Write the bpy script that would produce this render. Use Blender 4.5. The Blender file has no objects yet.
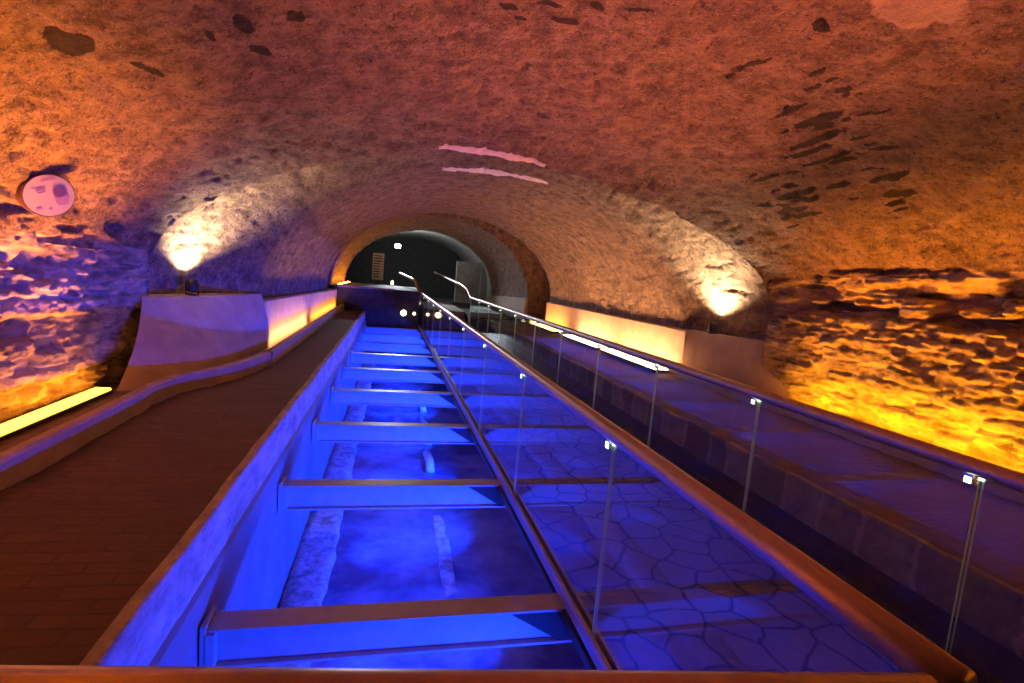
import bpy, bmesh, math, random
import numpy as np
from mathutils import Vector, Matrix

random.seed(4)
SC = bpy.context.scene
COL = SC.collection
CAM_H = 1.56

# ------------------------------------------------------------------ helpers
def link(o, parent=None):
    COL.objects.link(o)
    if parent is not None:
        o.parent = parent
    return o

def tag(o, label=None, cat=None, group=None, kind=None):
    if label: o['label'] = label
    if cat: o['category'] = cat
    if group: o['group'] = group
    if kind: o['kind'] = kind
    return o

def thing(name, label, cat, loc=(0, 0, 0), group=None):
    o = bpy.data.objects.new(name, None)
    o.empty_display_size = 0.1
    o.location = loc
    link(o)
    return tag(o, label, cat, group)

class MB:
    """collects shapes into one mesh"""
    def __init__(self):
        self.v = []; self.f = []; self.mi = []
    def add(self, vs, fs, m=0):
        o = len(self.v)
        self.v += [tuple(p) for p in vs]
        self.f += [tuple(i + o for i in q) for q in fs]
        self.mi += [m] * len(fs)
        return self
    def box(self, c, s, m=0, rot=None):
        hx, hy, hz = s[0] / 2, s[1] / 2, s[2] / 2
        P = [Vector((x, y, z)) for x in (-hx, hx) for y in (-hy, hy) for z in (-hz, hz)]
        if rot is not None: P = [rot @ p for p in P]
        P = [p + Vector(c) for p in P]
        return self.add(P, [(0, 1, 3, 2), (4, 6, 7, 5), (0, 4, 5, 1), (2, 3, 7, 6), (0, 2, 6, 4), (1, 5, 7, 3)], m)
    def b2(self, lo, hi, m=0):
        return self.box([(a + b) / 2 for a, b in zip(lo, hi)], [b - a for a, b in zip(lo, hi)], m)
    def sweep(self, path, prof, m=0, closed=True, cap=True, up=Vector((0, 0, 1))):
        """prof: list of (side, up) offsets swept along path"""
        path = [Vector(p) for p in path]
        n = len(path); k = len(prof); vs = []
        for i, p in enumerate(path):
            t = Vector((0, 0, 0))
            if i > 0: t += (path[i] - path[i - 1]).normalized()
            if i < n - 1: t += (path[i + 1] - path[i]).normalized()
            t.normalize()
            sd = t.cross(up).normalized(); u2 = sd.cross(t).normalized()
            for a, b in prof: vs.append(p + sd * a + u2 * b)
        fs = []
        for i in range(n - 1):
            for j in range(k if closed else k - 1):
                j2 = (j + 1) % k
                fs.append((i * k + j, i * k + j2, (i + 1) * k + j2, (i + 1) * k + j))
        if cap and closed:
            fs.append(tuple(range(k)))
            fs.append(tuple(range((n - 1) * k, n * k))[::-1])
        return self.add(vs, fs, m)
    def tube(self, path, r, seg=14, m=0, ry=None):
        ry = r if ry is None else ry
        return self.sweep(path, [(r * math.cos(2 * math.pi * i / seg), ry * math.sin(2 * math.pi * i / seg)) for i in range(seg)], m)
    def build(self, name, mats, parent=None, smooth=False, bevel=0.0, seg=2):
        me = bpy.data.meshes.new(name)
        me.from_pydata(self.v, [], self.f)
        if not isinstance(mats, (list, tuple)): mats = [mats]
        for m in mats: me.materials.append(m)
        for p, i in zip(me.polygons, self.mi): p.material_index = i
        bm = bmesh.new(); bm.from_mesh(me)
        bmesh.ops.recalc_face_normals(bm, faces=bm.faces)
        bm.to_mesh(me); bm.free()
        o = bpy.data.objects.new(name, me)
        link(o, parent)
        if bevel:
            bv = o.modifiers.new('bevel', 'BEVEL'); bv.width = bevel; bv.segments = seg; bv.limit_method = 'ANGLE'; bv.angle_limit = math.radians(40)
        if smooth:
            for p in me.polygons: p.use_smooth = True
        return o

# vectorised gradient noise
_rs = np.random.RandomState(7)
_perm = np.concatenate([_rs.permutation(256)] * 3)
_g = _rs.normal(size=(256, 3)); _g /= np.linalg.norm(_g, axis=1)[:, None]
def perlin(x, y, z):
    xi = np.floor(x).astype(int); yi = np.floor(y).astype(int); zi = np.floor(z).astype(int)
    xf = x - xi; yf = y - yi; zf = z - zi
    fade = lambda t: t * t * t * (t * (t * 6 - 15) + 10)
    u, v, w = fade(xf), fade(yf), fade(zf)
    def gd(ix, iy, iz):
        h = _perm[_perm[_perm[(xi + ix) & 255] + ((yi + iy) & 255)] + ((zi + iz) & 255)]
        g = _g[h]
        return g[..., 0] * (xf - ix) + g[..., 1] * (yf - iy) + g[..., 2] * (zf - iz)
    L = lambda a, b, t: a + t * (b - a)
    return L(L(L(gd(0, 0, 0), gd(1, 0, 0), u), L(gd(0, 1, 0), gd(1, 1, 0), u), v),
             L(L(gd(0, 0, 1), gd(1, 0, 1), u), L(gd(0, 1, 1), gd(1, 1, 1), u), v), w) * 1.6
def fbm(x, y, z, o=4):
    s = 0; a = 1.0; t = 0
    for i in range(o):
        s = s + a * perlin(x * 2 ** i + 11.3 * i, y * 2 ** i + 5.1 * i, z * 2 ** i + 3.7 * i); t += a; a *= .5
    return s / t
sst = lambda a, b, x: np.clip((x - a) / (b - a), 0, 1) ** 2 * (3 - 2 * np.clip((x - a) / (b - a), 0, 1))

# ------------------------------------------------------------------ materials
class NT:
    def __init__(self, name):
        self.m = bpy.data.materials.new(name); self.m.use_nodes = True
        self.t = self.m.node_tree; self.t.nodes.clear()
        self.out = self.n('ShaderNodeOutputMaterial')
        self.pos = None
    def n(self, typ, **kw):
        nd = self.t.nodes.new(typ)
        for k, v in kw.items():
            if hasattr(nd, k): setattr(nd, k, v)
        return nd
    def l(self, a, b): self.t.links.new(a, b)
    def coords(self, scale=(1, 1, 1)):
        if self.pos is None: self.pos = self.n('ShaderNodeNewGeometry').outputs['Position']
        if scale == (1, 1, 1): return self.pos
        v = self.n('ShaderNodeVectorMath', operation='MULTIPLY'); self.l(self.pos, v.inputs[0]); v.inputs[1].default_value = scale
        return v.outputs[0]
    def noise(self, sc, detail=4, rough=.6, stretch=(1, 1, 1), dist=0.0):
        nd = self.n('ShaderNodeTexNoise'); self.l(self.coords(stretch), nd.inputs['Vector'])
        nd.inputs['Scale'].default_value = sc; nd.inputs['Detail'].default_value = detail; nd.inputs['Roughness'].default_value = rough
        nd.inputs['Distortion'].default_value = dist
        return nd.outputs['Fac']
    def ramp(self, fac, stops):
        r = self.n('ShaderNodeValToRGB'); self.l(fac, r.inputs[0]); e = r.color_ramp.elements
        while len(e) < len(stops): e.new(.5)
        for el, (p, c) in zip(e, stops):
            el.position = p; el.color = (c, c, c, 1) if isinstance(c, (int, float)) else tuple(c) + (1,)
        return r.outputs[0]
    def math(self, op, a, b=None, clamp=False):
        nd = self.n('ShaderNodeMath', operation=op); nd.use_clamp = clamp
        for i, x in enumerate((a, b)):
            if x is None: continue
            if isinstance(x, (int, float)): nd.inputs[i].default_value = x
            else: self.l(x, nd.inputs[i])
        return nd.outputs[0]
    def mix(self, fac, a, b, mode='MIX'):
        nd = self.n('ShaderNodeMix', data_type='RGBA', blend_type=mode)
        for i, x in zip((0, 6, 7), (fac, a, b)):
            if isinstance(x, (int, float)): nd.inputs[i].default_value = x
            elif isinstance(x, tuple): nd.inputs[i].default_value = x + (1,)
            else: self.l(x, nd.inputs[i])
        return nd.outputs[2]
    def blob(self, c, s, edge=.35, wob=.5, nz=None):
        """1 inside an ellipsoid with a ragged rim"""
        v = self.n('ShaderNodeVectorMath', operation='SUBTRACT'); self.l(self.coords(), v.inputs[0]); v.inputs[1].default_value = c
        w = self.n('ShaderNodeVectorMath', operation='DIVIDE'); self.l(v.outputs[0], w.inputs[0]); w.inputs[1].default_value = s
        d = self.n('ShaderNodeVectorMath', operation='LENGTH'); self.l(w.outputs[0], d.inputs[0])
        x = d.outputs['Value']
        if nz is not None: x = self.math('ADD', x, self.math('MULTIPLY', self.math('SUBTRACT', nz, .5), wob * 2))
        mr = self.n('ShaderNodeMapRange'); self.l(x, mr.inputs[0])
        mr.inputs[1].default_value = 1 - edge; mr.inputs[2].default_value = 1; mr.inputs[3].default_value = 1; mr.inputs[4].default_value = 0
        return mr.outputs[0]
    def bsdf(self, color, rough=.8, metal=0, bump=None, bs=.3, bd=.02, **kw):
        p = self.n('ShaderNodeBsdfPrincipled')
        for k, x in (('Base Color', color), ('Roughness', rough), ('Metallic', metal)):
            if isinstance(x, (int, float)): p.inputs[k].default_value = x
            elif isinstance(x, tuple): p.inputs[k].default_value = x + (1,)
            else: self.l(x, p.inputs[k])
        for k, x in kw.items(): p.inputs[k.replace('_', ' ')].default_value = x
        if bump is not None:
            b = self.n('ShaderNodeBump'); b.inputs['Strength'].default_value = bs; b.inputs['Distance'].default_value = bd
            self.l(bump, b.inputs['Height']); self.l(b.outputs[0], p.inputs['Normal'])
        return p.outputs[0]
    def done(self, sh): self.l(sh, self.out.inputs[0]); return self.m

def m_vault():
    k = NT('vault_plaster')
    big = k.noise(1.1, 3); mid = k.noise(6, 6, .7); fine = k.noise(27, 5, .78)
    c = k.mix(k.ramp(mid, [(.38, 0), (.62, 1)]), (.10, .066, .05), (.34, .24, .175))
    c = k.mix(k.ramp(big, [(.35, 0), (.65, .45)]), c, (.24, .155, .115))
    agg = k.ramp(fine, [(.38, 1), (.47, 0)])
    c = k.mix(k.math('MULTIPLY', agg, .85), c, (.05, .035, .03))
    lite = k.ramp(k.noise(60, 2, .6), [(.6, 0), (.7, .45)])
    c = k.mix(lite, c, (.60, .48, .37))
    nz = k.noise(9, 4, .7)
    # dark stones showing through the plaster
    at = k.n('ShaderNodeAttribute'); at.attribute_name = 'bare_stone'
    dark = k.ramp(k.math('ADD', at.outputs['Fac'], k.math('MULTIPLY', k.math('SUBTRACT', k.noise(38, 4, .7), .5), 1.1)), [(.36, 0), (.58, 1)])
    c = k.mix(k.math('MULTIPLY', dark, .92), c, (.022, .016, .016))
    pale = k.blob((2.15, 2.03, 2.9), (.24, .15, .3), .2, .6, nz)
    c = k.mix(k.math('MULTIPLY', pale, .8), c, (.5, .38, .29))
    h = k.math('ADD', k.math('MULTIPLY', fine, .6), k.math('ADD', mid, k.math('MULTIPLY', dark, -.8)))
    return k.done(k.bsdf(c, .92, bump=h, bs=1.0, bd=.045))

def m_rubble():
    k = NT('rubble_stone')
    mid = k.noise(5, 6, .7, (1, .6, 1.6)); fine = k.noise(38, 4, .7)
    c = k.mix(k.ramp(mid, [(.36, 0), (.64, 1)]), (.17, .12, .085), (.52, .40, .27))
    j = k.ramp(k.noise(4.2, 4, .6, (1, .45, 2.2), .7), [(.35, 1), (.41, 0)])
    c = k.mix(k.math('MULTIPLY', j, .8), c, (.06, .045, .04))
    return k.done(k.bsdf(c, .9, bump=k.math('ADD', mid, k.math('MULTIPLY', fine, .5)), bs=.7, bd=.03))

def m_noise(name, a, b, sc=8, rough=.85, bs=.3, stretch=(1, 1, 1), metal=0, bd=.015):
    k = NT(name); n = k.noise(sc, 5, .65, stretch)
    return k.done(k.bsdf(k.mix(k.ramp(n, [(.3, 0), (.7, 1)]), a, b), rough, metal, bump=n, bs=bs, bd=bd))

def m_terrace():
    k = NT('brick_paving')
    br = k.n('ShaderNodeTexBrick'); k.l(k.coords((1, 1, 1)), br.inputs['Vector'])
    br.inputs['Scale'].default_value = 1.0; br.inputs['Brick Width'].default_value = .26; br.inputs['Row Height'].default_value = .075
    br.inputs['Mortar Size'].default_value = .008; br.inputs['Mortar Smooth'].default_value = .4
    br.inputs['Color1'].default_value = (.165, .095, .065, 1); br.inputs['Color2'].default_value = (.12, .075, .053, 1); br.inputs['Mortar'].default_value = (.10, .065, .048, 1)
    n = k.noise(3, 5, .7)
    c = k.mix(k.ramp(n, [(.3, 0), (.7, .8)]), br.outputs['Color'], (.11, .075, .06))
    return k.done(k.bsdf(c, .85, bump=k.math('ADD', k.math('MULTIPLY', br.outputs['Fac'], -.15), k.noise(14, 4)), bs=.6, bd=.02))

def m_glass():
    k = NT('clear_glass')
    fr = k.n('ShaderNodeFresnel')
    k.l(k.math('SUBTRACT', 1.45, k.math('MULTIPLY', k.n('ShaderNodeNewGeometry').outputs['Backfacing'], 1.45 - 1 / 1.45)), fr.inputs[0])
    tr = k.n('ShaderNodeBsdfTransparent'); tr.inputs[0].default_value = (.90, .945, .925, 1)
    gl = k.n('ShaderNodeBsdfGlossy'); gl.inputs['Roughness'].default_value = .03
    df = k.n('ShaderNodeBsdfDiffuse'); df.inputs[0].default_value = (.5, .5, .5, 1)
    m1 = k.n('ShaderNodeMixShader'); m1.inputs[0].default_value = .02; k.l(tr.outputs[0], m1.inputs[1]); k.l(df.outputs[0], m1.inputs[2])
    m2 = k.n('ShaderNodeMixShader'); k.l(fr.outputs[0], m2.inputs[0]); k.l(m1.outputs[0], m2.inputs[1]); k.l(gl.outputs[0], m2.inputs[2])
    return k.done(m2.outputs[0])

def m_glass_edge():
    k = NT('green_glass_edge')
    a = k.n('ShaderNodeBsdfDiffuse'); a.inputs[0].default_value = (.32, .5, .41, 1)
    t = k.n('ShaderNodeBsdfTranslucent'); t.inputs[0].default_value = (.55, .8, .68, 1)
    mx = k.n('ShaderNodeMixShader'); mx.inputs[0].default_value = .5; k.l(a.outputs[0], mx.inputs[1]); k.l(t.outputs[0], mx.inputs[2])
    return k.done(mx.outputs[0])

def m_floor_glass():
    k = NT('crazed_floor_glass')
    wob = k.n('ShaderNodeTexNoise'); k.l(k.coords(), wob.inputs['Vector']); wob.inputs['Scale'].default_value = 5
    ad = k.n('ShaderNodeVectorMath', operation='MULTIPLY_ADD'); k.l(wob.outputs['Color'], ad.inputs[0]); ad.inputs[1].default_value = (.12, .12, 0); k.l(k.coords(), ad.inputs[2])
    vo = k.n('ShaderNodeTexVoronoi', feature='DISTANCE_TO_EDGE', voronoi_dimensions='2D'); k.l(ad.outputs[0], vo.inputs['Vector'])
    vo.inputs['Scale'].default_value = 4.4
    try: vo.inputs['Randomness'].default_value = .85
    except Exception: pass
    crack = k.ramp(vo.outputs['Distance'], [(.022, 1), (.05, 0)])
    n = k.noise(20, 4, .7)
    c = k.mix(k.ramp(n, [(.3, 0), (.7, 1)]), (.26, .20, .16), (.44, .35, .28))
    c = k.mix(k.math('MULTIPLY', crack, .9), c, (.03, .025, .025))
    df = k.bsdf(c, .42)
    tl = k.n('ShaderNodeBsdfTranslucent'); k.l(k.mix(k.math('MULTIPLY', crack, .9), (.8, .78, .8), (.05, .05, .06)), tl.inputs[0])
    m0 = k.n('ShaderNodeMixShader'); m0.inputs[0].default_value = .34; k.l(df, m0.inputs[1]); k.l(tl.outputs[0], m0.inputs[2])
    tr = k.n('ShaderNodeBsdfTransparent')
    k.l(k.mix(k.math('MULTIPLY', crack, .85), (.62, .62, .66), (.05, .05, .06)), tr.inputs[0])
    mx = k.n('ShaderNodeMixShader'); mx.inputs[0].default_value = .62
    k.l(tr.outputs[0], mx.inputs[1]); k.l(m0.outputs[0], mx.inputs[2])
    return k.done(mx.outputs[0])

def m_water():
    k = NT('shallow_water')
    n = k.noise(3.2, 4, .6, (1, .6, 1), .5); big = k.noise(1.3, 4, .65)
    c = k.mix(k.ramp(big, [(.4, 0), (.62, 1)]), (.09, .11, .20), (.30, .34, .44))
    return k.done(k.bsdf(c, .12, bump=n, bs=.12, bd=.02, IOR=1.33, Specular_IOR_Level=.7))

def m_bed():
    k = NT('pale_lime_deposit')
    n = k.noise(9, 6, .75)
    c = k.mix(k.ramp(n, [(.38, 0), (.6, 1)]), (.18, .18, .18), (.55, .55, .54))
    return k.done(k.bsdf(c, .6, bump=n, bs=.6))

def m_kerb():
    k = NT('rough_kerb_stone')
    n = k.noise(7, 6, .75, (1, .7, 1.2)); v = k.noise(2.6, 3)
    c = k.mix(k.ramp(n, [(.33, 0), (.66, 1)]), (.24, .22, .19), (.60, .55, .48))
    return k.done(k.bsdf(c, .85, bump=n, bs=.7, bd=.03))

def m_block():
    k = NT('edging_blocks')
    n = k.noise(9, 5, .75); sp = k.n('ShaderNodeSeparateXYZ'); k.l(k.coords(), sp.inputs[0])
    vo = k.n('ShaderNodeTexVoronoi', voronoi_dimensions='1D'); k.l(k.math('ADD', sp.outputs[1], k.math('MULTIPLY', n, .12)), vo.inputs['W']); vo.inputs['Scale'].default_value = 3.0
    ve = k.n('ShaderNodeTexVoronoi', voronoi_dimensions='1D', feature='DISTANCE_TO_EDGE'); k.l(k.math('ADD', sp.outputs[1], k.math('MULTIPLY', n, .12)), ve.inputs['W']); ve.inputs['Scale'].default_value = 3.0
    sv = k.n('ShaderNodeSeparateXYZ'); k.l(vo.outputs['Color'], sv.inputs[0])
    c = k.mix(k.ramp(sv.outputs[0], [(.35, 0), (.65, 1)]), (.13, .12, .10), (.34, .31, .25))
    c = k.mix(k.math('MULTIPLY', k.ramp(n, [(.35, 0), (.65, 1)]), .6), c, (.10, .085, .07))
    c = k.mix(k.ramp(ve.outputs['Distance'], [(.02, .9), (.07, 0)]), c, (.42, .36, .26))
    return k.done(k.bsdf(c, .85, bump=n, bs=.7, bd=.03))

def plain(name, c, r=.6, metal=0, **kw):
    k = NT(name); n = k.noise(30, 3)
    col = k.mix(k.math('MULTIPLY', n, .25), c, tuple(x * .7 for x in c))
    return k.done(k.bsdf(col, r, metal, **kw))
def emit(name, c, s):
    k = NT(name); e = k.n('ShaderNodeEmission'); e.inputs[0].default_value = c + (1,); e.inputs[1].default_value = s
    return k.done(e.outputs[0])

ORANGE = (1.0, .27, .012); WARM = (1.0, .50, .16); BLUE = (.004, .036, 1.0)
M = dict(vault=m_vault(), rubble=m_rubble(), terrace=m_terrace(), glass=m_glass(), edge=m_glass_edge(), floor=m_floor_glass(), water=m_water(), bed=m_bed(), kerb=m_kerb(), block=m_block(),
         plaster=m_noise('smooth_plaster', (.40, .30, .24), (.52, .41, .33), 5, .85, .25),
         trench=m_noise('trench_render', (.17, .17, .17), (.27, .265, .26), 3, .7, .2, (1, .6, .6)),
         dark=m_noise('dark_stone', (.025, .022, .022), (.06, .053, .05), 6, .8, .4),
         grey=m_noise('grey_plaster', (.22, .21, .19), (.40, .38, .35), 3, .85, .3),
         steel=m_noise('painted_steel', (.34, .32, .31), (.42, .40, .38), 12, .42, .06),
         rail=m_noise('brushed_metal_rail', (.54, .40, .36), (.62, .47, .42), 40, .36, .03, (1, .05, 1), 0.75),
         shoe=m_noise('metal_shoe', (.42, .34, .33), (.52, .43, .41), 30, .42, .03, (1, .08, 1), 0.7),
         beam_shade=plain('beam_shade_dark', (.03, .025, .025), .8), chrome=plain('bright_steel', (.8, .8, .8), .2, 1), black=plain('black_metal', (.02, .02, .02), .45),
         white=plain('sign_white', (.58, .48, .42), .5), purple=plain('sign_purple', (.16, .07, .22), .5), violet=plain('sign_violet', (.45, .24, .42), .5),
         rim=plain('sign_rim', (.10, .05, .06), .4), pale=plain('crown_highlight', (.95, .84, .76), .8), pipe=plain('pale_pipe', (.8, .8, .78), .35),
         panel=plain('display_white', (.75, .72, .68), .5), ink=plain('display_ink', (.06, .05, .06), .5),
         led_o=emit('amber_led', (1.0, .36, .025), 11), led_oR=emit('amber_led_right', (1.0, .34, .005), 42), led_w=emit('warm_led', (1.0, .43, .15), 56), led_wo=emit('orange_led', (1.0, .36, .05), 40),
         led_oo=emit('deep_orange_led', (1.0, .33, .02), 60), spot=emit('warm_spot_lens', (1.0, .72, .42), 30), flood=emit('white_flood_lens', (.9, .97, 1.0), 160), lamp=emit('yellow_lamp', (1.0, .62, .2), 14), lampw=emit('cream_lamp', (1.0, .8, .5), 4),
         marker=emit('rail_marker_led', (.85, 1.0, .95), 4.5))

# ------------------------------------------------------------------ the vault (one grid, split into walls and ceilings)
KEY = np.array([  # y, L, R, zsL, zsR, crown, xc, n, rough walls
    (-4.5, -2.25, 4.45, 1.55, 1.88, 3.02, .9, 1.8, 1),
    (3.4, -2.25, 4.45, 1.55, 1.88, 3.02, .9, 1.8, 1),
    (4.9, -2.22, 4.40, 1.52, 1.80, 2.92, .85, 1.68, .9),
    (5.40, -2.15, 4.28, 1.50, 1.70, 2.78, .80, 1.6, .5),
    (5.43, -2.24, 4.44, 1.20, 1.20, 3.16, 1.1, 1.85, .3),
    (6.2, -2.02, 4.32, 1.10, 1.10, 3.14, 1.2, 2.0, .15),
    (6.84, -1.64, 4.12, 1.05, 1.05, 2.97, 1.25, 2.0, 0),
    (6.90, -1.62, 4.10, 1.05, 1.05, 2.96, 1.25, 2.0, 0),
    (13.3, -1.60, 4.00, 1.05, 1.10, 3.05, 1.25, 2.0, 0),
    (13.33, -1.75, 4.30, 1.10, 1.10, 3.50, 1.3, 2.0, 0),
    (14.8, -1.75, 4.30, 1.10, 1.10, 3.50, 1.3, 2.0, 0),
    (14.83, -1.70, 3.80, 1.05, 1.05, 3.16, 1.1, 2.0, 0),
    (18.5, -1.66, 3.36, 1.00, 1.00, 2.97, 1.0, 2.0, 0),
    (18.53, -2.7, 3.75, 1.30, 1.30, 3.2, .9, 2.0, 0),
    (27.0, -2.7, 3.75, 1.30, 1.30, 3.2, .9, 2.0, 0)])
ys = np.concatenate([np.arange(-4.5, 0, .16), np.arange(0, 1.6, .06), np.arange(1.6, 5.40, .016), [5.40, 5.415, 5.43], np.arange(5.47, 6.84, .035), [6.84, 6.87, 6.90],
                     np.arange(6.95, 13.3, .055), [13.3, 13.315, 13.33], np.arange(13.5, 14.8, .12), [14.8, 14.815, 14.83], np.arange(14.95, 18.5, .12), [18.5, 18.515, 18.53], np.arange(18.9, 27.01, .3)])
NW, NA = 110, 340
Z0 = .25
def sample(y):
    k = [np.interp(y, KEY[:, 0], KEY[:, i]) for i in range(9)]
    return k[1:]
def base_pt(y, s):
    """s in [0,1] left wall, [1,2] vault, [2,3] right wall"""
    L, R, zl, zr, zc, xc, n, rg = sample(y)
    th = np.pi * (1 - np.clip(s - 1, 0, 1)); cs, sn = np.cos(th), np.abs(np.sin(th))
    a = np.where(cs < 0, xc - L, R - xc)
    xa = xc + a * np.sign(cs) * np.abs(cs) ** (2 / n)
    zs = zl + (zr - zl) * (xa - L) / (R - L)
    za = zs + (zc - zs) * sn ** (2 / n)
    x = np.where(s < 1, L, np.where(s > 2, R, xa))
    z = np.where(s < 1, Z0 + (zl - Z0) * np.clip(s, 0, 1), np.where(s > 2, zr + (Z0 - zr) * np.clip(s - 2, 0, 1), za))
    x = x - np.where(s < 1, 1, 0) * .09 * rg * sst(1.0, .9, s) + np.where(s > 2, 1, 0) * .10 * rg * sst(2.0, 2.06, s)
    return x, z, rg
def shell(y, s):
    x, z, rg = base_pt(y, s)
    e = 1e-3
    x1, z1, _ = base_pt(y, np.clip(s - e, 0, 3)); x2, z2, _ = base_pt(y, np.clip(s + e, 0, 3))
    dx, dz = x2 - x1, z2 - z1
    ln = np.sqrt(dx * dx + dz * dz) + 1e-9
    nx, nz = dz / ln, -dx / ln               # pointing inwards
    lowL = sst(1.06, .92, s) ; lowR = sst(1.93, 2.06, s)
    wall = np.maximum(lowL, lowR) * rg
    # plaster vault: soft lumps and a fine tooth
    d = .035 * fbm(x * .9, y * .9, z * .9, 3) + .028 * fbm(x * 5, y * 3.5, z * 5, 3) - .022 * sst(.12, .45, fbm(x * 11, y * 7, z * 11, 3)) + .012 * fbm(x * 16, y * 12, z * 16, 2)
    d = d * np.where(y > 18.6, .4, 1)
    # rough courses of rubble on the near walls
    sd = np.where(s < 1.5, 0, 71)
    zz = z + .05 * perlin(y * .9, z * 1.5, x * 0 + 4.2) + .02 * perlin(y * 4, z * 4, x * 0 + 1.2)
    def stones(rh, cw, joint):
        r = np.floor(zz / rh); h1 = _perm[(r.astype(int) * 13 + sd) & 255]
        yq = (y + .05 * perlin(y * 3, z * 5, x * 0 + 6.1)) / cw + h1 / 97.0
        c = np.floor(yq); h2 = _perm[_perm[(c.astype(int) + sd) & 255] + h1]
        fz = zz / rh - r; fy = yq - c
        ed = np.minimum(np.minimum(fz, 1 - fz) * rh, np.minimum(fy, 1 - fy) * cw)
        return h2 / 255.0, sst(0, joint, ed)
    h2, e1 = stones(.115, .27, .016); h3, e2 = stones(.055, .13, .010)
    big = sst(.45, .5, perlin(y * .8, z * 2, x * 0 + 8.8) + .5)
    hh = h2 * big + h3 * (1 - big); ee = e1 * big + e2 * (1 - big)
    st = .095 * (hh - .6) * ee - .035 * (1 - ee) + .04 * fbm(y * 5, z * 9, x * 0 + 2.2, 3) + .035 * (.35 - np.abs(fbm(y * 8 + z * 2, z * 15, x * 0 + 6.2, 4))) + .016 * fbm(y * 22, z * 34, x * 0 + 1.2, 3)
    st = st - .09 * sst(.90, .97, hh) * ee
    # deep gaps at the springing of the right hand side, ragged lip on the left
    gapz = np.exp(-((z - 1.62 + .1 * perlin(y * .8, z * 0, x * 0 + 3)) / .24) ** 2)
    gap = np.where(s > 1.5, 1, .45) * gapz * sst(.02, .2, perlin(y * 1.4, z * 6.5, x * 0 + 5.5) + .5 * perlin(y * 4.5, z * 13, x * 0 + 1.5)) * rg
    d = d * (1 - .6 * wall) + wall * st - .17 * gap * sst(0, .3, np.maximum(lowL, lowR) + .25 * gapz)
    return np.stack([x + nx * d, y + 0 * x, z + nz * d], -1), np.stack([nx, 0 * nx, nz], -1)

S = np.concatenate([np.linspace(0, 1, NW, endpoint=False), np.linspace(1, 2, NA, endpoint=False), np.linspace(2, 3, NW + 1)])
YY, SS = np.meshgrid(ys, S, indexing='ij')
GRID, _N = shell(YY, SS)
STONES = [(1.98,3.04,2.94,2.02,2.79,2.93,0.019),(1.98,3.15,2.94,1.98,3.09,2.94,0.017),(2.28,2.78,2.89,2.3,2.69,2.88,0.023),(2.4,2.79,2.87,2.42,2.71,2.86,0.013),(2.4,2.94,2.87,2.41,2.83,2.87,0.02),(2.52,2.84,2.84,2.53,2.74,2.84,0.026),(2.59,2.84,2.83,2.62,2.73,2.82,0.013),(2.51,3.35,2.84,2.52,3.07,2.84,0.023),(2.72,3.38,2.8,2.73,3.03,2.8,0.041),(2.81,3.28,2.78,2.82,3.16,2.78,0.032),(2.73,3.5,2.8,2.73,3.45,2.8,0.013),(2.82,3.05,2.78,2.82,3.01,2.78,0.019),(2.81,2.94,2.78,2.83,2.74,2.78,0.014),(2.9,3.62,2.76,2.93,3.17,2.75,0.03),(2.99,3.77,2.73,3.03,3.38,2.72,0.029),(3.03,3.2,2.72,3.04,3.05,2.72,0.02),(3.22,3.22,2.67,3.25,3.03,2.66,0.028),(3.15,3.18,2.69,3.14,3.11,2.69,0.015),(3.13,3.71,2.69,3.18,3.33,2.68,0.021),(3.22,3.56,2.67,3.26,3.37,2.65,0.024),(3.2,3.34,2.67,3.25,3.29,2.66,0.018),(3.42,3.45,2.6,3.43,3.29,2.6,0.013),(3.56,3.5,2.55,3.56,3.21,2.55,0.036),(3.75,3.5,2.47,3.76,3.33,2.47,0.048),(3.93,3.6,2.39,3.93,3.5,2.39,0.018),(3.85,3.6,2.43,3.87,3.45,2.42,0.015),(3.13,4.28,2.7,3.14,4.0,2.69,0.023),(3.03,4.25,2.72,3.05,4.16,2.72,0.012),(3.15,3.94,2.69,3.2,3.78,2.68,0.017),(3.34,4.32,2.63,3.34,4.21,2.63,0.021),(3.44,4.34,2.6,3.44,3.93,2.6,0.036),(3.31,4.16,2.64,3.33,4.01,2.63,0.021),(3.53,4.26,2.56,3.56,4.01,2.55,0.036),(3.55,4.48,2.56,3.57,4.35,2.55,0.028),(3.65,4.56,2.52,3.67,4.24,2.51,0.038),(3.74,4.61,2.48,3.77,4.17,2.47,0.029),(3.45,4.64,2.59,3.54,4.53,2.56,0.026),(3.47,3.82,2.59,3.5,3.65,2.57,0.031),(3.7,3.8,2.5,3.7,3.73,2.5,0.015),(3.87,4.72,2.42,3.87,4.53,2.42,0.017),(-1.49,2.79,2.44,-1.49,2.96,2.44,0.052),(-1.45,2.85,2.46,-1.46,2.97,2.45,0.037),(-0.82,2.97,2.73,-0.81,3.13,2.74,0.037),(-0.85,3.36,2.73,-0.8,3.46,2.74,0.033),(-0.6,3.02,2.8,-0.58,3.13,2.81,0.033),(1.96,2.4,2.94,2.03,2.38,2.93,0.034),(0.78,2.97,3.02,0.93,3.01,3.02,0.03),(0.48,2.93,3.0,0.55,2.97,3.01,0.029),(0.66,2.86,3.01,0.77,2.86,3.02,0.022),(1.1,2.77,3.02,1.23,2.74,3.01,0.015),(0.57,3.06,3.01,0.63,3.09,3.01,0.019),(0.91,2.79,3.02,0.98,2.83,3.02,0.022),(-1.37,3.18,2.5,-1.34,3.43,2.52,0.02),(-1.0,3.07,2.67,-0.98,3.15,2.68,0.019)]
_bx, _bz, _ = base_pt(YY, SS); BASE = np.stack([_bx, YY, _bz], -1)
STAIN = np.zeros(YY.shape)
_wob = 1 + .35 * fbm(_bx * 9, YY * 9, _bz * 9, 2)
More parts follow.
